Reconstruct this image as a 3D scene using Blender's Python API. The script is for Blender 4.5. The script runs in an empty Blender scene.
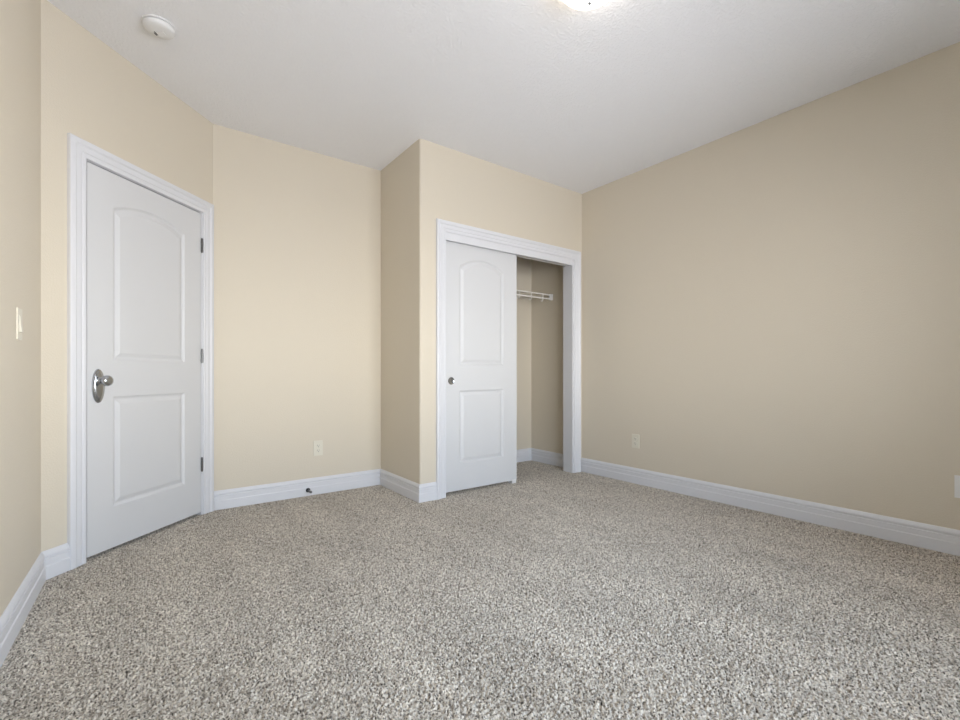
import bpy, bmesh, math, random
from math import sin, cos, pi, radians, sqrt
from mathutils import Vector, Matrix

random.seed(4)
S = bpy.context.scene
COL = S.collection

# ------------------------------------------------------------------ camera
CAM_H = 0.965
YAW = radians(36.6)
cam_d = bpy.data.cameras.new('camera')
cam = bpy.data.objects.new('camera', cam_d)
COL.objects.link(cam)
cam.location = (0, 0, CAM_H)
cam.rotation_euler = (radians(90), 0, -YAW)
cam_d.sensor_width = 36
cam_d.lens = 36 * 459 / 960
cam_d.shift_y = 12.5 / 960
cam_d.clip_start = 0.02
S.camera = cam

# ------------------------------------------------------------------ view, sky and lights
S.view_settings.view_transform = 'Standard'
S.view_settings.look = 'None'
S.view_settings.gamma = 1.0
S.view_settings.use_curve_mapping = False
S.view_settings.exposure = 0.0

SKY_STRENGTH = 14.6
world = bpy.data.worlds.new('daylight_sky')
S.world = world
world.use_nodes = True
wn = world.node_tree
for n in list(wn.nodes):
    wn.nodes.remove(n)
w_out = wn.nodes.new('ShaderNodeOutputWorld')
w_bg = wn.nodes.new('ShaderNodeBackground')
w_co = wn.nodes.new('ShaderNodeTexCoord')
w_sep = wn.nodes.new('ShaderNodeSeparateXYZ')
w_map = wn.nodes.new('ShaderNodeMapRange')
w_ramp = wn.nodes.new('ShaderNodeValToRGB')
w_map.inputs['From Min'].default_value = -1
w_map.inputs['From Max'].default_value = 1
cr = w_ramp.color_ramp
cr.elements[0].position = 0.0
cr.elements[0].color = (0.87, 0.90, 0.97, 1)      # sunlit ground outside
cr.elements[1].position = 1.0
cr.elements[1].color = (0.54, 0.74, 1.02, 1)        # high sky
e = cr.elements.new(0.43); e.color = (0.87, 0.90, 0.97, 1)
e = cr.elements.new(0.475); e.color = (1.30, 1.33, 1.36, 1)
e = cr.elements.new(0.55); e.color = (1.30, 1.35, 1.40, 1)   # horizon band added to light the walls at mid height
e = cr.elements.new(0.64); e.color = (0.64, 0.77, 0.94, 1)
wn.links.new(w_co.outputs['Generated'], w_sep.inputs[0])
wn.links.new(w_sep.outputs['Z'], w_map.inputs['Value'])
wn.links.new(w_map.outputs[0], w_ramp.inputs[0])
wn.links.new(w_ramp.outputs[0], w_bg.inputs['Color'])
w_bg.inputs['Strength'].default_value = SKY_STRENGTH
wn.links.new(w_bg.outputs[0], w_out.inputs[0])

LAMP_STRENGTH = 8.0
LAMP_COLOUR = (1.0, 0.90, 0.78, 1)

# the window behind the camera, in the wall at y = BACK
BACK = -0.95
WIN_X0, WIN_X1, WIN_Z0, WIN_Z1 = 0.15, 2.45, 0.60, 2.00
# an added second window in the right wall, unseen, to brighten the near ceiling
W2_Y0, W2_Y1, W2_Z0, W2_Z1 = -0.55, 0.28, 0.60, 2.00
def portal(name, w, h, loc, direction):
    pd = bpy.data.lights.new(name, 'AREA')
    pd.shape = 'RECTANGLE'
    pd.size = w
    pd.size_y = h
    pd.cycles.is_portal = True
    po = bpy.data.objects.new(name, pd)
    po.location = loc
    po.rotation_euler = Vector(direction).to_track_quat('-Z', 'Y').to_euler()
    COL.objects.link(po)
portal('window_portal', WIN_X1 - WIN_X0, WIN_Z1 - WIN_Z0,
       ((WIN_X0 + WIN_X1) / 2, BACK - 0.125, (WIN_Z0 + WIN_Z1) / 2), (0, 1, 0))
portal('window_portal', W2_Y1 - W2_Y0, W2_Z1 - W2_Z0,
       (3.476 + 0.125, (W2_Y0 + W2_Y1) / 2, (W2_Z0 + W2_Z1) / 2), (-1, 0, 0))

# ------------------------------------------------------------------ materials
def new_mat(name, colour, rough=0.5, metal=0.0):
    m = bpy.data.materials.new(name)
    m.use_nodes = True
    b = m.node_tree.nodes['Principled BSDF']
    b.inputs['Base Color'].default_value = (*colour, 1)
    b.inputs['Roughness'].default_value = rough
    b.inputs['Metallic'].default_value = metal
    return m, m.node_tree, b

def add_bump(nt, b, scale, strength, dist, detail=2.0, ramp=None):
    tc = nt.nodes.new('ShaderNodeTexCoord')
    nz = nt.nodes.new('ShaderNodeTexNoise')
    nz.inputs['Scale'].default_value = scale
    nz.inputs['Detail'].default_value = detail
    nt.links.new(tc.outputs['Object'], nz.inputs['Vector'])
    src = nz.outputs['Fac']
    if ramp:
        r = nt.nodes.new('ShaderNodeValToRGB')
        r.color_ramp.elements[0].position = ramp[0]
        r.color_ramp.elements[1].position = ramp[1]
        nt.links.new(src, r.inputs[0])
        src = r.outputs[0]
    bp = nt.nodes.new('ShaderNodeBump')
    bp.inputs['Strength'].default_value = strength
    bp.inputs['Distance'].default_value = dist
    nt.links.new(src, bp.inputs['Height'])
    nt.links.new(bp.outputs[0], b.inputs['Normal'])

def srgb(r, g, b):
    def f(c):
        c /= 255
        return c / 12.92 if c <= 0.04045 else ((c + 0.055) / 1.055) ** 2.4
    return (f(r), f(g), f(b))

M_WALL, nt, b = new_mat('beige_wall_paint', srgb(216, 206, 188), 0.55)
b.inputs['Specular IOR Level'].default_value = 0.35
add_bump(nt, b, 130, 0.12, 0.004, 2, (0.42, 0.62))
M_CEIL, nt, b = new_mat('white_textured_ceiling', srgb(244, 244, 246), 0.9)
b.inputs['Specular IOR Level'].default_value = 0.2
add_bump(nt, b, 75, 0.35, 0.006, 3, (0.48, 0.60))
M_TRIM, nt, b = new_mat('white_trim_paint', srgb(221, 221, 224), 0.4)
add_bump(nt, b, 40, 0.03, 0.002)
M_DOOR, nt, b = new_mat('white_door_paint', srgb(213, 213, 214), 0.5)
add_bump(nt, b, 60, 0.03, 0.002)
M_METAL, nt, b = new_mat('brushed_nickel', (0.46, 0.48, 0.51), 0.16, 1.0)
add_bump(nt, b, 300, 0.04, 0.001)
M_HINGE, nt, b = new_mat('hinge_nickel', (0.17, 0.17, 0.17), 0.3, 1.0)
add_bump(nt, b, 300, 0.04, 0.001)
M_DARK, nt, b = new_mat('dark_bronze_metal', (0.03, 0.03, 0.03), 0.4, 0.6)
add_bump(nt, b, 200, 0.05, 0.001)
M_TIP, nt, b = new_mat('grey_rubber', (0.10, 0.10, 0.105), 0.6)
add_bump(nt, b, 200, 0.05, 0.001)
M_ALMOND, nt, b = new_mat('ivory_plastic', srgb(223, 217, 201), 0.4)
add_bump(nt, b, 200, 0.02, 0.001)
M_WHITEPL, nt, b = new_mat('white_plastic', srgb(232, 231, 230), 0.4)
add_bump(nt, b, 200, 0.02, 0.001)
M_SLOT, nt, b = new_mat('dark_slot', (0.02, 0.018, 0.015), 0.6)
add_bump(nt, b, 200, 0.02, 0.001)
M_WIRE, nt, b = new_mat('white_coated_wire', srgb(246, 241, 233), 0.35)
add_bump(nt, b, 200, 0.02, 0.001)
M_TRACK, nt, b = new_mat('track_white_enamel', srgb(225, 222, 216), 0.4)
add_bump(nt, b, 200, 0.02, 0.001)
M_GRASS, nt, b = new_mat('outdoor_ground', (0.2, 0.2, 0.12), 0.9)

# frosted glass bowl that gives off the lamp's light
M_BOWL, nt, b = new_mat('frosted_lamp_glass', srgb(250, 245, 235), 0.4)
b.inputs['Emission Color'].default_value = LAMP_COLOUR
b.inputs['Emission Strength'].default_value = LAMP_STRENGTH
add_bump(nt, b, 30, 0.02, 0.001)

# window glass
M_GLASS = bpy.data.materials.new('window_glass')
M_GLASS.use_nodes = True
nt = M_GLASS.node_tree
for n in list(nt.nodes):
    nt.nodes.remove(n)
o_ = nt.nodes.new('ShaderNodeOutputMaterial')
mx = nt.nodes.new('ShaderNodeMixShader')
tr = nt.nodes.new('ShaderNodeBsdfTransparent')
gl = nt.nodes.new('ShaderNodeBsdfGlossy')
gl.inputs['Roughness'].default_value = 0.02
fr = nt.nodes.new('ShaderNodeFresnel')
nt.links.new(fr.outputs[0], mx.inputs[0])
nt.links.new(tr.outputs[0], mx.inputs[1])
nt.links.new(gl.outputs[0], mx.inputs[2])
nt.links.new(mx.outputs[0], o_.inputs[0])

# flecked cut-pile carpet
M_CARPET, nt, b = new_mat('flecked_beige_carpet', srgb(170, 162, 152), 0.95)
b.inputs['Specular IOR Level'].default_value = 0.1
b.inputs['Sheen Weight'].default_value = 0.34
b.inputs['Sheen Tint'].default_value = (1.0, 0.93, 0.84, 1)
N = nt.nodes.new
L = nt.links.new
tc = N('ShaderNodeTexCoord')
# yarn tufts of several shades ...
wob = N('ShaderNodeTexNoise'); wob.inputs['Scale'].default_value = 160; wob.inputs['Detail'].default_value = 1
wadd = N('ShaderNodeVectorMath'); wadd.operation = 'MULTIPLY_ADD'
wadd.inputs[1].default_value = (0.005, 0.005, 0.005)
L(tc.outputs['Object'], wob.inputs['Vector'])
L(wob.outputs['Color'], wadd.inputs[0]); L(tc.outputs['Object'], wadd.inputs[2])
vor = N('ShaderNodeTexVoronoi'); vor.voronoi_dimensions = '2D'; vor.inputs['Scale'].default_value = 190
L(wadd.outputs[0], vor.inputs['Vector'])
csep = N('ShaderNodeSeparateColor'); L(vor.outputs['Color'], csep.inputs[0])
grain = N('ShaderNodeTexNoise'); grain.inputs['Scale'].default_value = 48; grain.inputs['Detail'].default_value = 4; grain.inputs['Roughness'].default_value = 0.75
L(tc.outputs['Object'], grain.inputs['Vector'])
gmix = N('ShaderNodeMapRange'); gmix.clamp = False
gmix.inputs['From Min'].default_value = 0.0; gmix.inputs['From Max'].default_value = 1.0
gmix.inputs['To Min'].default_value = -0.6; gmix.inputs['To Max'].default_value = 0.6
L(grain.outputs['Fac'], gmix.inputs['Value'])
gsum = N('ShaderNodeMath'); gsum.operation = 'ADD'; gsum.use_clamp = True
L(gmix.outputs[0], gsum.inputs[0]); L(csep.outputs[0], gsum.inputs[1])
fl = N('ShaderNodeValToRGB')
fl.color_ramp.elements[0].position = 0.0; fl.color_ramp.elements[0].color = (*srgb(136, 126, 114), 1)
fl.color_ramp.elements[1].position = 1.0; fl.color_ramp.elements[1].color = (*srgb(238, 229, 215), 1)
e = fl.color_ramp.elements.new(0.30); e.color = (*srgb(184, 174, 160), 1)
e = fl.color_ramp.elements.new(0.65); e.color = (*srgb(212, 202, 188), 1)
L(gsum.outputs[0], fl.inputs[0])
# ... and a dark brown fleck every centimetre or so
fvor = N('ShaderNodeTexVoronoi'); fvor.voronoi_dimensions = '2D'; fvor.inputs['Scale'].default_value = 112; fvor.inputs['Randomness'].default_value = 0.8
L(wadd.outputs[0], fvor.inputs['Vector'])
fsep = N('ShaderNodeSeparateColor'); L(fvor.outputs['Color'], fsep.inputs[0])
fm = N('ShaderNodeMapRange'); fm.interpolation_type = 'SMOOTHSTEP'
fm.inputs['From Min'].default_value = 0.16; fm.inputs['From Max'].default_value = 0.40
fm.inputs['To Min'].default_value = 1.0; fm.inputs['To Max'].default_value = 0.0
L(fvor.outputs['Distance'], fm.inputs['Value'])
fs = N('ShaderNodeMapRange'); fs.inputs['To Min'].default_value = 0.15; fs.inputs['To Max'].default_value = 1.0
L(fsep.outputs[0], fs.inputs['Value'])
fmul = N('ShaderNodeMath'); fmul.operation = 'MULTIPLY'
L(fm.outputs[0], fmul.inputs[0]); L(fs.outputs[0], fmul.inputs[1])
fmix = N('ShaderNodeMix'); fmix.data_type = 'RGBA'
L(fmul.outputs[0], fmix.inputs['Factor']); L(fl.outputs[0], fmix.inputs[6])
fmix.inputs[7].default_value = (*srgb(48, 40, 33), 1)
# brushed lay of the pile: broad soft patches
lay = N('ShaderNodeTexNoise'); lay.inputs['Scale'].default_value = 1.6; lay.inputs['Detail'].default_value = 3
lmap = N('ShaderNodeMapping'); lmap.inputs['Rotation'].default_value = (0, 0, radians(35)); lmap.inputs['Scale'].default_value = (2.6, 0.8, 1)
L(tc.outputs['Object'], lmap.inputs['Vector']); L(lmap.outputs[0], lay.inputs['Vector'])
lr = N('ShaderNodeMapRange'); lr.inputs['From Min'].default_value = 0.35; lr.inputs['From Max'].default_value = 0.65
lr.inputs['To Min'].default_value = 0.90; lr.inputs['To Max'].default_value = 1.06
L(lay.outputs['Fac'], lr.inputs['Value'])
mul = N('ShaderNodeVectorMath'); mul.operation = 'SCALE'
L(fmix.outputs[2], mul.inputs[0]); L(lr.outputs[0], mul.inputs['Scale'])
L(mul.outputs[0], b.inputs['Base Color'])
hs = N('ShaderNodeMath'); hs.operation = 'SUBTRACT'; hs.inputs[0].default_value = 1.0
L(vor.outputs['Distance'], hs.inputs[1])
ha = N('ShaderNodeMath'); ha.operation = 'ADD'
L(hs.outputs[0], ha.inputs[0]); L(csep.outputs[1], ha.inputs[1])
bp = N('ShaderNodeBump'); bp.inputs['Strength'].default_value = 0.5; bp.inputs['Distance'].default_value = 0.003
L(ha.outputs[0], bp.inputs['Height']); L(bp.outputs[0], b.inputs['Normal'])

# ------------------------------------------------------------------ helpers
def link(name, bm, mat, parent=None, smooth=None):
    bmesh.ops.recalc_face_normals(bm, faces=bm.faces)
    me = bpy.data.meshes.new(name)
    bm.to_mesh(me)
    bm.free()
    me.materials.append(mat)
    if smooth is not None:
        me.shade_smooth()
        me.set_sharp_from_angle(angle=radians(smooth))
    o = bpy.data.objects.new(name, me)
    COL.objects.link(o)
    if parent:
        o.parent = parent
    return o

def struct(o, label=None, cat=None):
    o['kind'] = 'structure'
    if label: o['label'] = label
    if cat: o['category'] = cat
    return o

def tag(o, label, cat, group=None):
    o['label'] = label
    o['category'] = cat
    if group: o['group'] = group
    return o

def empty(name, loc, rz=0.0):
    o = bpy.data.objects.new(name, None)
    o.empty_display_size = 0.05
    o.location = loc
    o.rotation_euler = (0, 0, rz)
    COL.objects.link(o)
    return o

def box(bm, x0, x1, y0, y1, z0, z1):
    v = [bm.verts.new(p) for p in ((x0, y0, z0), (x1, y0, z0), (x1, y1, z0), (x0, y1, z0),
                                   (x0, y0, z1), (x1, y0, z1), (x1, y1, z1), (x0, y1, z1))]
    for f in ((0, 3, 2, 1), (4, 5, 6, 7), (0, 1, 5, 4), (1, 2, 6, 5), (2, 3, 7, 6), (3, 0, 4, 7)):
        bm.faces.new([v[i] for i in f])
    return v

def bevel_all(bm, w, seg=2, ang=30):
    es = [e for e in bm.edges if len(e.link_faces) == 2 and e.calc_face_angle(0) > radians(ang)]
    bmesh.ops.bevel(bm, geom=es, offset=w, segments=seg, profile=0.6, affect='EDGES')

def prism(bm, pts, z0, z1):
    a = [bm.verts.new((p[0], p[1], z0)) for p in pts]
    c = [bm.verts.new((p[0], p[1], z1)) for p in pts]
    bm.faces.new(a[::-1]); bm.faces.new(c)
    n = len(pts)
    for i in range(n):
        bm.faces.new((a[i], a[(i + 1) % n], c[(i + 1) % n], c[i]))

def lathe(bm, prof, mat=Matrix(), seg=32):
    """prof: (radius, height) pairs turned about local z"""
    rings = []
    for r, z in prof:
        if r < 1e-6:
            rings.append([bm.verts.new(mat @ Vector((0, 0, z)))])
        else:
            rings.append([bm.verts.new(mat @ Vector((r * cos(2 * pi * k / seg), r * sin(2 * pi * k / seg), z))) for k in range(seg)])
    for a, c in zip(rings, rings[1:]):
        for k in range(seg):
            k2 = (k + 1) % seg
            if len(a) == 1 and len(c) == 1: continue
            if len(a) == 1: bm.faces.new((a[0], c[k], c[k2]))
            elif len(c) == 1: bm.faces.new((a[k], a[k2], c[0]))
            else: bm.faces.new((a[k], a[k2], c[k2], c[k]))

def tube(bm, pts, r, seg=8):
    pts = [Vector(p) for p in pts]
    rings = []
    for i, p in enumerate(pts):
        d = (pts[min(i + 1, len(pts) - 1)] - pts[max(i - 1, 0)]).normalized()
        ref = Vector((0, 0, 1)) if abs(d.z) < 0.9 else Vector((1, 0, 0))
        u = d.cross(ref).normalized(); w = d.cross(u)
        rings.append([bm.verts.new(p + r * (cos(2 * pi * k / seg) * u + sin(2 * pi * k / seg) * w)) for k in range(seg)])
    for a, c in zip(rings, rings[1:]):
        for k in range(seg):
            bm.faces.new((a[k], a[(k + 1) % seg], c[(k + 1) % seg], c[k]))
    bm.faces.new(rings[0][::-1]); bm.faces.new(rings[-1])

# ------------------------------------------------------------------ room plan (metres)
H = 2.71                       # ceiling
T = 0.115                      # wall thickness
F = Vector((-0.365, 2.920))    # left wall meets the angled door wall
E = Vector((0.415, 3.700))     # door wall meets the far wall
D = Vector((1.678, 3.700))     # far wall meets the closet side
C = Vector((1.678, 3.009))     # outer corner of the closet
B = Vector((3.476, 3.009))     # closet front meets the right wall
BR = Vector((3.476, BACK))
BL = Vector((-0.442, BACK))
XR = 3.476
YF = 3.700
YC = 3.730                     # closet back wall
Q = 1 / sqrt(2)

# floor and ceiling
import numpy as np
def carpet_mesh(x0, x1, y0, y1, step, pitch, depth):
    """slab whose upper face is a field of small rounded tufts on a jittered lattice (tops at z = 0.003)"""
    rng = np.random.default_rng(11)
    nx, ny = int((x1 - x0) / step) + 1, int((y1 - y0) / step) + 1
    X, Y = np.meshgrid(np.linspace(x0, x1, nx), np.linspace(y0, y1, ny))
    gx, gy = int((x1 - x0) / pitch) + 4, int((y1 - y0) / pitch) + 4
    jx = rng.uniform(-0.42, 0.42, (gy, gx)); jy = rng.uniform(-0.42, 0.42, (gy, gx))
    hh = rng.uniform(0.55, 1.0, (gy, gx)); rr = rng.uniform(0.50, 0.68, (gy, gx))
    U, V = (X - x0) / pitch, (Y - y0) / pitch
    iu, iv = np.floor(U).astype(int), np.floor(V).astype(int)
    Z = np.zeros_like(X)
    for a in (-1, 0, 1):
        for b_ in (-1, 0, 1):
            cu, cv = iu + a + 1, iv + b_ + 1
            dx = U - (iu + a + 0.5 + jx[cv, cu]); dy = V - (iv + b_ + 0.5 + jy[cv, cu])
            q = 1 - (dx * dx + dy * dy) / rr[cv, cu] ** 2
            Z = np.maximum(Z, hh[cv, cu] * np.sqrt(np.clip(q, 0, None)))
    Z = Z * depth + 0.003 - depth
    top = np.stack([X.ravel(), Y.ravel(), Z.ravel()], 1)
    low = np.array([[x0, y0, -0.1], [x1, y0, -0.1], [x1, y1, -0.1], [x0, y1, -0.1]])
    n = nx * ny
    co = np.concatenate([top, low])
    i = (np.arange(ny - 1)[:, None] * nx + np.arange(nx - 1)[None, :]).ravel()
    quads = np.stack([i, i + 1, i + nx + 1, i + nx], 1)
    quads = np.concatenate([quads, [[n + 3, n + 2, n + 1, n]]]).astype(np.int32)
    me = bpy.data.meshes.new('floor')
    me.vertices.add(len(co)); me.vertices.foreach_set('co', co.astype(np.float32).ravel())
    me.loops.add(quads.size); me.loops.foreach_set('vertex_index', quads.ravel())
    me.polygons.add(len(quads)); me.polygons.foreach_set('loop_start', np.arange(0, quads.size, 4, dtype=np.int32))
    me.update(calc_edges=True)
    me.shade_smooth()
    me.materials.append(M_CARPET)
    o = bpy.data.objects.new('floor', me)
    COL.objects.link(o)
    return o
floor = struct(carpet_mesh(-0.56, 3.56, BACK - 0.1, 3.80, 0.0033, 0.0092, 0.010), 'flecked grey-beige carpet covering the whole floor', 'carpet')
bm = bmesh.new(); box(bm, -0.75, 3.8, BACK - 0.3, 4.1, H, H + 0.1)
ceiling = struct(link('ceiling', bm, M_CEIL), 'white textured ceiling', 'ceiling')

# left wall
bm = bmesh.new()
prism(bm, [BL, F, F + Vector((-T, 0.048)), BL + Vector((-T, 0))], 0, H)
struct(link('wall_left', bm, M_WALL), 'beige wall along the left edge with the light switch', 'wall')

# angled door wall, local frame: x runs from F to E, y points away from the room
LW = (E - F).length
ANG = radians(45)
DX0, DX1, DZ1 = 0.208, 0.996, 2.047          # inside faces of the door jamb
bm = bmesh.new()
def lp(pts, z0, z1): prism(bm, pts, z0, z1)
lp([(0, 0), (DX0 - 0.018, 0), (DX0 - 0.018, T), (-0.048, T)], 0, H)
lp([(DX1 + 0.018, 0), (LW, 0), (LW + 0.048, T), (DX1 + 0.018, T)], 0, H)
lp([(DX0 - 0.018, 0), (DX1 + 0.018, 0), (DX1 + 0.018, T), (DX0 - 0.018, T)], DZ1 + 0.018, H)
lp([(DX0 - 0.018, T - 0.02), (DX1 + 0.018, T - 0.02), (DX1 + 0.018, T), (DX0 - 0.018, T)], 0, DZ1 + 0.018)
o = struct(link('wall_door', bm, M_WALL), 'beige angled wall that holds the hinged white door', 'wall')
o.location = (F.x, F.y, 0); o.rotation_euler = (0, 0, ANG)

# far wall
bm = bmesh.new()
prism(bm, [E, D, D + Vector((0, T)), E + Vector((-0.048, T))], 0, H)
struct(link('wall_far', bm, M_WALL), 'beige far wall between the white door and the closet', 'wall')

# closet side wall and closet front wall share a bullnose corner
R = 0.018
arc = [C + Vector((R, R)) - R * Vector((cos(a), sin(a))) for a in [radians(90 * k / 8) for k in range(9)]]   # from side face to front face
bm = bmesh.new()
prism(bm, [D] + arc[:5] + [C + Vector((T, T)), Vector((C.x + T, YC)), Vector((C.x, YC))], 0, H)
struct(link('wall_closet_side', bm, M_WALL, smooth=35), 'narrow shaded beige side of the closet bump-out', 'wall')
OX0, OX1, OZ1 = 1.895, 3.336, 2.052          # closet opening in the rough wall
bm = bmesh.new()
prism(bm, arc[4:] + [Vector((OX0 - 0.02, C.y)), Vector((OX0 - 0.02, C.y + T)), C + Vector((T, T))], 0, H)
prism(bm, [Vector((OX1 + 0.02, C.y)), B, B + Vector((0, T)), Vector((OX1 + 0.02, C.y + T))], 0, H)
prism(bm, [Vector((OX0 - 0.02, C.y)), Vector((OX1 + 0.02, C.y)), Vector((OX1 + 0.02, C.y + T)), Vector((OX0 - 0.02, C.y + T))], OZ1 + 0.02, H)
struct(link('wall_closet_front', bm, M_WALL, smooth=35), 'beige wall around the closet opening', 'wall')
# closet interior
bm = bmesh.new()
prism(bm, [Vector((D.x, YC)), Vector((XR + T, YC)), Vector((XR + T, YC + T)), Vector((D.x, YC + T))], 0, H)
struct(link('wall_closet_back', bm, M_WALL), 'beige back wall inside the closet', 'wall')
bm = bmesh.new()
prism(bm, [B, Vector((XR, YC)), Vector((XR + T, YC)), B + Vector((T, 0))], 0, H)
struct(link('wall_closet_right', bm, M_WALL), 'shaded beige end wall inside the closet', 'wall')
# right wall
bm = bmesh.new()
prism(bm, [B, Vector((XR, W2_Y1)), Vector((XR + T, W2_Y1)), B + Vector((T, 0))], 0, H)
prism(bm, [Vector((XR, W2_Y0)), BR, BR + Vector((T, -T)), Vector((XR + T, W2_Y0))], 0, H)
box(bm, XR, XR + T, W2_Y0, W2_Y1, 0, W2_Z0)
box(bm, XR, XR + T, W2_Y0, W2_Y1, W2_Z1, H)
struct(link('wall_right', bm, M_WALL), 'long plain beige wall on the right', 'wall')
# back wall behind the camera with its window
bm = bmesh.new()
y0, y1 = BACK - T, BACK
box(bm, BL.x - T, WIN_X0, y0, y1, 0, H)
box(bm, WIN_X1, XR, y0, y1, 0, H)
box(bm, WIN_X0, WIN_X1, y0, y1, 0, WIN_Z0)
box(bm, WIN_X0, WIN_X1, y0, y1, WIN_Z1, H)
struct(link('wall_back', bm, M_WALL), 'beige wall with the window behind the viewer', 'wall')
def window(name, x0, x1, z0, z1, loc, rz, label):
    """frame and pane in a local frame, the room on the -y side; the wall face is y = 0"""
    w = 0.045
    bm = bmesh.new()
    for (a, c_, d, e_) in ((x0, x1, z0, z0 + w), (x0, x1, z1 - w, z1), (x0, x0 + w, z0 + w, z1 - w), (x1 - w, x1, z0 + w, z1 - w),
                           ((x0 + x1) / 2 - w / 2, (x0 + x1) / 2 + w / 2, z0 + w, z1 - w)):
        box(bm, a, c_, 0.03, 0.09, d, e_)
    o = struct(link(name, bm, M_TRIM), label, 'window')
    o.location = loc; o.rotation_euler = (0, 0, rz)
    bm = bmesh.new(); box(bm, x0 + w, x1 - w, 0.058, 0.062, z0 + w, z1 - w)
    link('pane', bm, M_GLASS, o)
window('window_1', -WIN_X1, -WIN_X0, WIN_Z0, WIN_Z1, (0, BACK, 0), pi, 'wide white framed window in the wall behind the viewer')
window('added_window', -W2_Y1, -W2_Y0, W2_Z0, W2_Z1, (XR, 0, 0), -pi / 2, 'added narrow white framed window in the right wall, unseen behind the viewer')

# ------------------------------------------------------------------ baseboards
BASE = [(0, 0), (0.0175, 0), (0.0175, 0.060), (0.0165, 0.063), (0.0135, 0.066), (0.0135, 0.096), (0.0085, 0.0985),
        (0.0085, 0.1035), (0.0135, 0.106), (0.0135, 0.113), (0.011, 0.120), (0.006, 0.128), (0.003, 0.132), (0, 0.133)]

def baseboard(name, P0, P1, c0, c1, label):
    """run of board on the wall P0-P1, room on the right hand of travel; c0/c1 = how far each end shifts along the
    travel per metre of projection (mitre)"""
    d = (P1 - P0).normalized()
    n = Vector((d.y, -d.x))
    bm = bmesh.new()
    A = [bm.verts.new((*(P0 + n * t + d * t * c0), z)) for t, z in BASE]
    Z = [bm.verts.new((*(P1 + n * t + d * t * c1), z)) for t, z in BASE]
    k = len(BASE)
    for i in range(k):
        bm.faces.new((A[i], A[(i + 1) % k], Z[(i + 1) % k], Z[i]))
    bm.faces.new(A); bm.faces.new(Z[::-1])
    return struct(link(name, bm, M_TRIM), label, 'baseboard')

t45 = math.tan(radians(22.5))
t_l = math.tan(radians(22.5) - 0.01)
dF = (E - F).normalized()
CASX0, CASX1 = 0.117, 1.092       # outer edges of the door casing along the door wall
baseboard('baseboard_left', BL, F, 0, -t_l, 'white stepped baseboard along the left wall')
baseboard('baseboard_door', F, F + dF * CASX0, t_l, 0, 'short white baseboard left of the hinged door')
baseboard('baseboard_far', E, D, t45, -1, 'white baseboard along the far wall')
baseboard('baseboard_closet_side', D, C, 1, 1, 'white baseboard along the shaded closet side')
CX0, CX1 = 1.815, 3.444           # outer edges of the closet casing
baseboard('baseboard_closet_front', C, Vector((CX0, C.y)), -1, 0, 'short white baseboard left of the closet casing')
baseboard('baseboard_right', B, BR, 0.0, 0, 'white stepped baseboard along the right wall')
baseboard('baseboard_closet_back', Vector((C.x + T, YC)), Vector((XR, YC)), 0, -1, 'white baseboard on the back wall inside the closet')
baseboard('baseboard_closet_right', Vector((XR, YC)), Vector((XR, C.y + T)), 1, 0, 'white baseboard on the end wall inside the closet')

# ------------------------------------------------------------------ door and closet casings
CAS = [(0, 0), (0, 0.010), (0.004, 0.013), (0.018, 0.013), (0.021, 0.0105), (0.024, 0.0105), (0.029, 0.014), (0.052, 0.0155),
       (0.056, 0.018), (0.060, 0.021), (0.078, 0.022), (0.083, 0.020), (0.086, 0.016), (0.086, 0)]

def casing(bm, x0, x1, zt):
    """U of moulding around an opening; inner edges x0, x1, zt; room is at -y"""
    path = [((x0, 0), (-1, 0)), ((x0, zt), (-1, 1)), ((x1, zt), (1, 1)), ((x1, 0), (1, 0))]
    rings = []
    for (x, z), (ox, oz) in path:
        rings.append([bm.verts.new((x + ox * w, -t, z + oz * w)) for w, t in CAS])
    k = len(CAS)
    for a, c_ in zip(rings, rings[1:]):
        for i in range(k):
            bm.faces.new((a[i], a[(i + 1) % k], c_[(i + 1) % k], c_[i]))
    bm.faces.new(rings[0]); bm.faces.new(rings[-1][::-1])

bm = bmesh.new()
casing(bm, CASX0 + 0.086, CASX1 - 0.086, 2.135 - 0.086)
cas1 = struct(link('trim_1', bm, M_TRIM, smooth=25), 'white moulded casing around the hinged door', 'door casing')
cas1.location = (F.x, F.y, 0); cas1.rotation_euler = (0, 0, ANG)
bm = bmesh.new()
box(bm, DX0 - 0.018, DX0, 0.0, T - 0.021, 0, DZ1)
box(bm, DX1, DX1 + 0.018, 0.0, T - 0.021, 0, DZ1)
box(bm, DX0 - 0.018, DX1 + 0.018, 0.0, T - 0.021, DZ1, DZ1 + 0.018)
box(bm, DX0, DX0 + 0.012, 0.050, 0.085, 0, DZ1)
box(bm, DX1 - 0.012, DX1, 0.050, 0.085, 0, DZ1)
box(bm, DX0 + 0.012, DX1 - 0.012, 0.050, 0.085, DZ1 - 0.012, DZ1)
link('jamb', bm, M_TRIM, cas1)

bm = bmesh.new()
casing(bm, CX0 + 0.086, CX1 - 0.086, 2.136 - 0.086)
cas2 = struct(link('trim_2', bm, M_TRIM, smooth=25), 'white moulded casing around the closet opening', 'closet casing')
cas2.location = (0, C.y, 0)
bm = bmesh.new()
box(bm, OX0 - 0.02, OX0, -0.004, T, 0, OZ1)
box(bm, OX1, OX1 + 0.02, -0.004, T, 0, OZ1)
box(bm, OX0 - 0.02, OX1 + 0.02, 0.0, T, OZ1, OZ1 + 0.02)
link('jamb', bm, M_TRIM, cas2)
bm = bmesh.new()
box(bm, OX0, OX1, -0.004, 0.012, 1.992, OZ1 + 0.001)
bevel_all(bm, 0.002, 1)
link('fascia', bm, M_TRIM, cas2)

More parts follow.
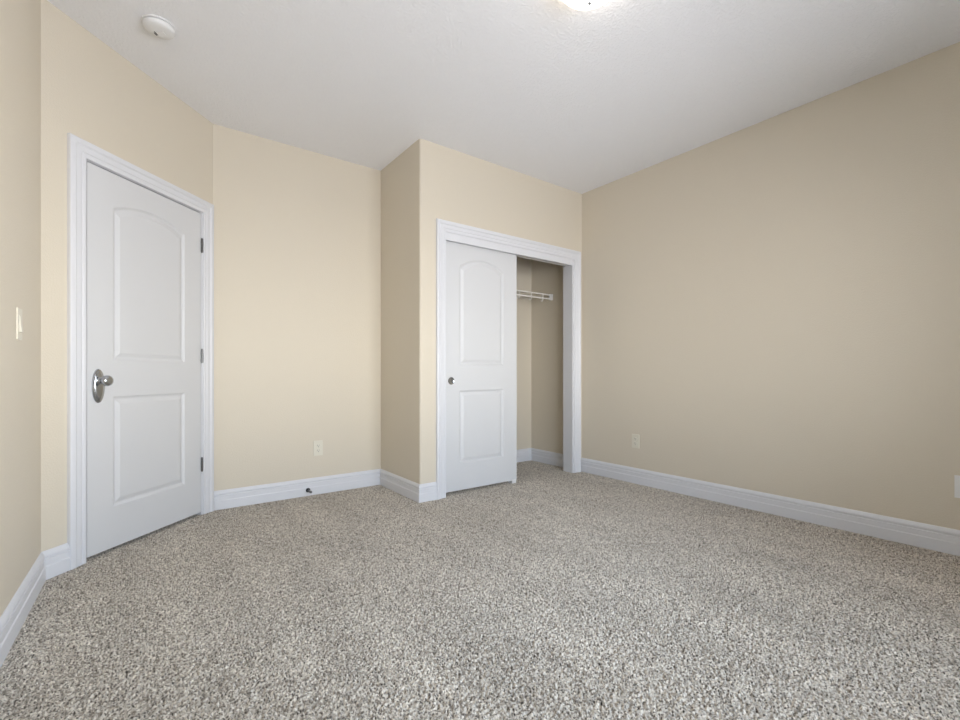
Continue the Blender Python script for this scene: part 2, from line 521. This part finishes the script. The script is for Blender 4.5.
# ------------------------------------------------------------------ moulded two-panel doors
def outline(x0, x1, z0, zs, rise, d, n=20):
    """panel outline inset by d; arched head when rise > 0"""
    x0 += d; x1 -= d; z0 += d
    pts = [(x0, z0), (x1, z0)]
    if rise <= 0:
        return pts + [(x1, zs - d), (x0, zs - d)]
    w = x1 - x0
    Rr = (w * w / 4 + rise * rise) / (2 * rise)
    xc, zc = (x0 + x1) / 2, zs - d + rise - Rr
    a = math.asin(w / 2 / Rr)
    for k in range(n + 1):
        t = a - 2 * a * k / n
        pts.append((xc + Rr * sin(t), zc + Rr * cos(t)))
    return pts

def door_slab(bm, w, z0, z1, th, px0, px1, lo, up, rise):
    """front at y = 0 facing -y, back at y = th; both faces moulded"""
    n = 20
    for yf, sg in ((0.0, 1), (th, -1)):
        def V(x, z, y=0.0): return bm.verts.new((x, yf + sg * y, z))
        loops = []
        for (za, zb, r) in ((lo[0], lo[1], 0), (up[0], up[1], rise)):
            prev = None
            first = None
            for d, y in ((0, 0), (0.005, 0.0035), (0.011, 0.0085), (0.017, 0.0095), (0.022, 0.0085), (0.040, 0.0015), (0.043, 0.001)):
                ring = [V(x, z, y) for x, z in outline(px0, px1, za, zb, r, d, n)]
                if prev:
                    k = len(ring)
                    for i in range(k):
                        bm.faces.new((prev[i], prev[(i + 1) % k], ring[(i + 1) % k], ring[i]))
                else:
                    first = ring
                prev = ring
            bm.faces.new(prev)
            loops.append(first)
        l, u = loops
        bl, br, tr_, tl = V(0, z0), V(w, z0), V(w, z1), V(0, z1)
        # rows of corner vertices at every rail line
        L0, L1 = V(0, lo[0]), V(w, lo[0]); M0, M1 = V(0, lo[1]), V(w, lo[1])
        N0, N1 = V(0, up[0]), V(w, up[0]); O0, O1 = V(0, up[1]), V(w, up[1])
        bm.faces.new((bl, br, L1, l[1], l[0], L0))
        bm.faces.new((L0, l[0], l[3], M0)); bm.faces.new((l[1], L1, M1, l[2]))
        bm.faces.new((M0, l[3], l[2], M1, N1, u[1], u[0], N0))
        bm.faces.new((N0, u[0], u[-1], O0)); bm.faces.new((u[1], N1, O1, u[2]))
        bm.faces.new([O0] + u[:1:-1] + [O1, tr_, tl])
    bmesh.ops.remove_doubles(bm, verts=bm.verts, dist=1e-6)
    # rim of the slab
    cs = [(0, z0), (w, z0), (w, z1), (0, z1)]
    for i in range(4):
        (xa, za), (xb, zb) = cs[i], cs[(i + 1) % 4]
        q = [bm.verts.new(p) for p in ((xa, 0, za), (xb, 0, zb), (xb, th, zb), (xa, th, za))]
        bm.faces.new(q)

DOOR_W = 0.776
bm = bmesh.new()
door_slab(bm, DOOR_W, 0.020, 2.0405, 0.035, 0.142, 0.636, (0.240, 0.835), (1.030, 1.856), 0.053)
door = struct(link('door_1', bm, M_DOOR), 'white two-panel hinged door with an arched upper panel and a nickel knob', 'door')
q = dF * (DX0 + 0.0080)
door.location = (F.x + q.x, F.y + q.y, 0)
off = Vector((-Q, Q)) * 0.001
door.location.x += off.x; door.location.y += off.y
door.rotation_euler = (0, 0, ANG)
# knob with oval backplate
KX = 0.057
bm = bmesh.new()
def oval_ring(sx, sz, y, k=40): return [bm.verts.new((KX + sx * cos(2 * pi * i / k), y, 0.895 + sz * sin(2 * pi * i / k))) for i in range(k)]
rs = [oval_ring(0.034, 0.089, 0.0), oval_ring(0.034, 0.089, -0.004), oval_ring(0.031, 0.086, -0.007), oval_ring(0.027, 0.081, -0.007),
      oval_ring(0.024, 0.076, -0.0095), oval_ring(0.018, 0.062, -0.012)]
for a, c_ in zip(rs, rs[1:]):
    for i in range(40):
        bm.faces.new((a[i], a[(i + 1) % 40], c_[(i + 1) % 40], c_[i]))
bm.faces.new(rs[0][::-1]); bm.faces.new(rs[-1])
plate = link('handle_backplate', bm, M_METAL, door, 40)
bm = bmesh.new()
mt = Matrix.Translation((KX, -0.008, 0.922)) @ Matrix.Rotation(radians(90), 4, 'X')
lathe(bm, [(0.0, 0.0), (0.019, 0.0), (0.019, 0.005), (0.013, 0.009), (0.011, 0.016), (0.011, 0.026), (0.015, 0.031), (0.023, 0.036),
           (0.0275, 0.043), (0.0285, 0.051), (0.026, 0.058), (0.020, 0.062), (0.012, 0.064), (0.0, 0.0645)], mt)
link('knob', bm, M_METAL, door, 50)
# three hinges: knuckle barrel with pin tips, and the visible leaf edges
hz_ = (1.825, 1.077, 0.343)
for hz in hz_:
    bm = bmesh.new()
    xk = DOOR_W + 0.0015
    for k in range(5):
        za = hz - 0.045 + k * 0.018
        lathe(bm, [(0, za + 0.0006), (0.0068, za + 0.0006), (0.0068, za + 0.0174), (0, za + 0.0174)], Matrix.Translation((xk, -0.007, 0)), 16)
    lathe(bm, [(0, -0.050 + hz), (0.004, -0.049 + hz), (0.005, -0.045 + hz), (0.005, 0.045 + hz), (0.004, 0.049 + hz), (0, 0.050 + hz)], Matrix.Translation((xk, -0.007, 0)), 12)
    box(bm, xk - 0.0012, xk + 0.0008, -0.004, 0.028, hz - 0.044, hz + 0.044)
    link('hinge', bm, M_HINGE, door, 40)
# latch edge plate
bm = bmesh.new(); box(bm, -0.0015, 0.0006, 0.006, 0.029, 0.893, 0.951)
link('latch_plate', bm, M_HINGE, door)

# sliding closet door
SX0, SX1 = 1.897, 2.660
SY = 3.043
bm = bmesh.new()
door_slab(bm, SX1 - SX0, 0.024, 2.03, 0.035, 0.158, 0.614, (0.238, 0.822), (1.027, 1.820), 0.071)
sl = struct(link('door_2', bm, M_DOOR), 'white two-panel sliding closet door with a round nickel finger pull', 'closet door')
sl.location = (SX0, SY, 0)
bm = bmesh.new()
mt = Matrix.Translation((0.080, 0.0, 0.899)) @ Matrix.Rotation(radians(90), 4, 'X')
lathe(bm, [(0, -0.0002), (0.029, -0.0002), (0.030, 0.001), (0.029, 0.0028), (0.026, 0.0034), (0.0235, 0.0026), (0.0215, 0.0012), (0.019, 0.0006), (0.0, 0.0004)], mt)
link('finger_pull', bm, M_METAL, sl, 40)

# track over the closet door: a top channel with three hanging lips
bm = bmesh.new()
box(bm, OX0, OX1, 3.024, 3.112, OZ1 - 0.006, OZ1)
box(bm, OX0, OX1, 3.094, 3.097, 2.010, OZ1 - 0.006)
box(bm, OX0, OX1, 3.084, 3.097, 1.999, 2.011)
box(bm, OX0, OX1, 3.109, 3.112, 2.026, OZ1 - 0.006)
tag(link('sliding_door_track', bm, M_TRACK), 'white metal track lip along the top of the open closet doorway', 'track')
# floor guide
bm = bmesh.new()
box(bm, 2.600, 2.650, 3.036, 3.085, 0.0, 0.006)
box(bm, 2.602, 2.648, 3.0355, 3.0405, 0.0, 0.034)
box(bm, 2.602, 2.648, 3.0805, 3.0855, 0.0, 0.034)
tag(link('floor_guide', bm, M_WHITEPL), 'tiny white plastic guide on the carpet under the sliding closet door', 'door guide')

# ------------------------------------------------------------------ closet wire shelf
SH_Y0, SH_Y1, SH_Z = 3.412, 3.722, 1.776
SHX0, SHX1 = 1.81, 3.470
shelf = empty('wire_shelf', (SHX0, SH_Y1, SH_Z))
tag(shelf, 'white coated wire closet shelf with hang-rod lip high inside the closet', 'shelf')
LX = SHX1 - SHX0; DY = SH_Y0 - SH_Y1
bm = bmesh.new()
for y in (0.004, DY * 0.5):
    tube(bm, [(0, y, -0.005), (LX, y, -0.005)], 0.003)
k = 0
x = 0.013
while x < LX:
    tube(bm, [(x, 0.006, 0), (x, DY, 0)], 0.0018, 6)
    x += 0.0254
link('deck', bm, M_WIRE, shelf)
bm = bmesh.new()
tube(bm, [(0, DY, -0.002), (LX, DY, -0.002)], 0.0066)
tube(bm, [(0, DY - 0.002, -0.045), (LX, DY - 0.002, -0.045)], 0.0068)
link('front_lip', bm, M_WIRE, shelf)
for i, xw in enumerate([3.02, 3.180, 3.340, 2.86, 2.70, 2.54, 2.38, 2.22, 2.06, 1.90]):
    bm = bmesh.new()
    xx = xw - SHX0
    tube(bm, [(xx, DY, 0.0), (xx, DY - 0.001, -0.045), (xx, DY + 0.002, -0.066), (xx, DY + 0.010, -0.076), (xx, DY + 0.020, -0.074), (xx, DY + 0.025, -0.064)], 0.0060)
    link('hook', bm, M_WIRE, shelf, 60)
bm = bmesh.new()
box(bm, LX - 0.032, LX + 0.006, DY - 0.011, DY + 0.012, -0.056, 0.008)
bevel_all(bm, 0.004, 2)
link('end_bracket', bm, M_WHITEPL, shelf)

# ------------------------------------------------------------------ plates, outlets and switch
def rounded_plate(bm, w, h, t, bev=0.003):
    box(bm, -w / 2, w / 2, -t, 0, -h / 2, h / 2)
    bevel_all(bm, bev, 2)

def outlet(loc, rz, label):
    r = empty('electrical_outlet', loc, rz)
    tag(r, label, 'outlet')
    bm = bmesh.new(); rounded_plate(bm, 0.072, 0.118, 0.006)
    link('cover_plate', bm, M_ALMOND, r)
    for s in (-1, 1):
        bm = bmesh.new()
        pts = []
        for k in range(32):
            a = 2 * pi * k / 32
            pts.append((0.0172 * cos(a), max(-0.0135, min(0.0135, 0.0172 * sin(a)))))
        zc = s * 0.0195
        f0 = [bm.verts.new((x, -0.005, zc + z)) for x, z in pts]
        f1 = [bm.verts.new((x, -0.0085, zc + z)) for x, z in pts]
        bm.faces.new(f1); bm.faces.new(f0[::-1])
        for k in range(32): bm.faces.new((f0[k], f0[(k + 1) % 32], f1[(k + 1) % 32], f1[k]))
        rc = link('receptacle', bm, M_ALMOND, r)
        bm = bmesh.new()
        for (xa, wd, hh) in ((-0.0065, 0.0024, 0.0075), (0.0065, 0.0024, 0.0060)):
            box(bm, xa - wd / 2, xa + wd / 2, -0.0092, -0.0080, zc + 0.004 - hh / 2, zc + 0.004 + hh / 2)
        lathe(bm, [(0, 0.0080), (0.0027, 0.0080), (0.0027, 0.0092), (0, 0.0092)], Matrix.Translation((0, 0, zc - 0.0075)) @ Matrix.Rotation(radians(90), 4, 'X'), 14)
        link('slots', bm, M_SLOT, rc)
    bm = bmesh.new()
    lathe(bm, [(0, 0.0055), (0.0032, 0.0055), (0.0030, 0.0072), (0, 0.0076)], Matrix.Rotation(radians(90), 4, 'X'), 14)
    link('screw', bm, M_ALMOND, r)
    return r

outlet((1.143, YF, 0.364), 0, 'ivory duplex outlet on the far wall above the doorstop')
outlet((XR, 2.402, 0.367), radians(-90), 'ivory duplex outlet low on the right wall near the closet')

wp = empty('wall_plate', (XR, 0.418, 0.362), radians(-90))
tag(wp, 'white wall plate low on the right wall, cut by the photo edge', 'wall plate')
bm = bmesh.new(); rounded_plate(bm, 0.072, 0.118, 0.007)
link('cover_plate', bm, M_WHITEPL, wp)
bm = bmesh.new(); box(bm, -0.009, 0.009, -0.0095, -0.006, -0.009, 0.009); bevel_all(bm, 0.001, 1)
link('jack', bm, M_WHITEPL, wp)

# rocker light switch on the left wall
dl = (F - BL).normalized()
pv = BL + dl * ((2.485 - BL.y) / dl.y)
sw = empty('light_switch', (pv.x, pv.y, 1.152), math.atan2(dl.y, dl.x))
tag(sw, 'ivory rocker light switch on the wall left of the door', 'light switch')
bm = bmesh.new(); rounded_plate(bm, 0.072, 0.120, 0.0045, 0.002)
link('cover_plate', bm, M_ALMOND, sw)
bm = bmesh.new(); box(bm, -0.0165, 0.0165, -0.0056, -0.004, -0.0335, 0.0335)
link('switch_frame', bm, M_ALMOND, sw)
bm = bmesh.new()
v = box(bm, -0.0145, 0.0145, -0.0080, -0.0045, -0.031, 0.031)
for q_ in v:
    if q_.co.y < -0.0075:
        q_.co.y = -0.0115 if q_.co.z < 0 else -0.0062
link('rocker', bm, M_ALMOND, sw)

# ------------------------------------------------------------------ ceiling fixtures
sd = empty('smoke_detector', (0.080, 2.811, H), radians(53.4))      # local x points away from the viewer
tag(sd, 'round white smoke detector on the ceiling above the door', 'smoke detector')
bm = bmesh.new()
lathe(bm, [(0, 0), (0.070, 0), (0.070, -0.006), (0.067, -0.007), (0.060, -0.007), (0.060, -0.012), (0.0, -0.012)], seg=48)
link('mounting_base', bm, M_WHITEPL, sd, 40)
bm = bmesh.new()
lathe(bm, [(0, -0.0115), (0.066, -0.0115), (0.0685, -0.0135), (0.0685, -0.022), (0.065, -0.029), (0.057, -0.033), (0.034, -0.035), (0.0, -0.035)], seg=48)
link('cover', bm, M_WHITEPL, sd, 40)
bm = bmesh.new()
box(bm, -0.006, 0.028, -0.022, 0.016, -0.0385, -0.0335)
bevel_all(bm, 0.0025, 2)
link('test_button', bm, M_WHITEPL, sd, 40)
bm = bmesh.new()
for k in range(2):
    box(bm, -0.003 + 0.008 * k, 0.023 + 0.002 * k, 0.018 + k * 0.0075, 0.0235 + k * 0.0075, -0.0358 + 0.0006 * k, -0.0325)
link('vent_slots', bm, M_SLOT, sd)

cl = empty('ceiling_light', (1.578, 1.322, H))
tag(cl, 'round frosted glass ceiling light with a small nickel finial, at the top edge', 'ceiling light')
bm = bmesh.new()
lathe(bm, [(0, 0), (0.124, 0), (0.126, -0.008), (0.121, -0.022), (0.112, -0.028), (0, -0.028)], seg=64)
link('canopy', bm, M_METAL, cl, 40)
bm = bmesh.new()
lathe(bm, [(0.130, -0.026)] + [(0.138 * cos(a), -0.032 - 0.076 * sin(a)) for a in [radians(90 * k / 12) for k in range(12)]] + [(0, -0.108)], seg=64)
link('glass_bowl', bm, M_BOWL, cl, 60)
bm = bmesh.new()
lathe(bm, [(0, -0.106), (0.012, -0.106), (0.013, -0.111), (0.008, -0.116), (0.007, -0.129), (0.009, -0.133), (0.006, -0.139), (0, -0.141)], seg=24)
link('finial', bm, M_METAL, cl, 50)

# ------------------------------------------------------------------ doorstop on the far baseboard
ds = empty('doorstop', (1.060, YF - 0.0175, 0.046))
tag(ds, 'small dark spring doorstop on the far baseboard below the outlet', 'doorstop')
RX = Matrix.Rotation(radians(90), 4, 'X')
bm = bmesh.new()
lathe(bm, [(0, 0), (0.017, 0), (0.017, 0.006), (0.011, 0.014), (0, 0.014)], RX, 20)
link('mounting_base', bm, M_DARK, ds, 40)
bm = bmesh.new()
pts = [(0.0055 * cos(t), -0.006 - 0.058 * k / 120, 0.0055 * sin(t)) for k in range(121) for t in [2 * pi * k / 8]]
tube(bm, pts, 0.0016, 6)
lathe(bm, [(0, 0.006), (0.0042, 0.006), (0.0042, 0.064), (0, 0.064)], RX, 12)
link('spring', bm, M_METAL, ds, 60)
bm = bmesh.new()
lathe(bm, [(0, 0.062), (0.009, 0.062), (0.010, 0.066), (0.010, 0.076), (0.008, 0.079), (0, 0.080)], RX, 20)
link('rubber_tip', bm, M_TIP, ds, 40)
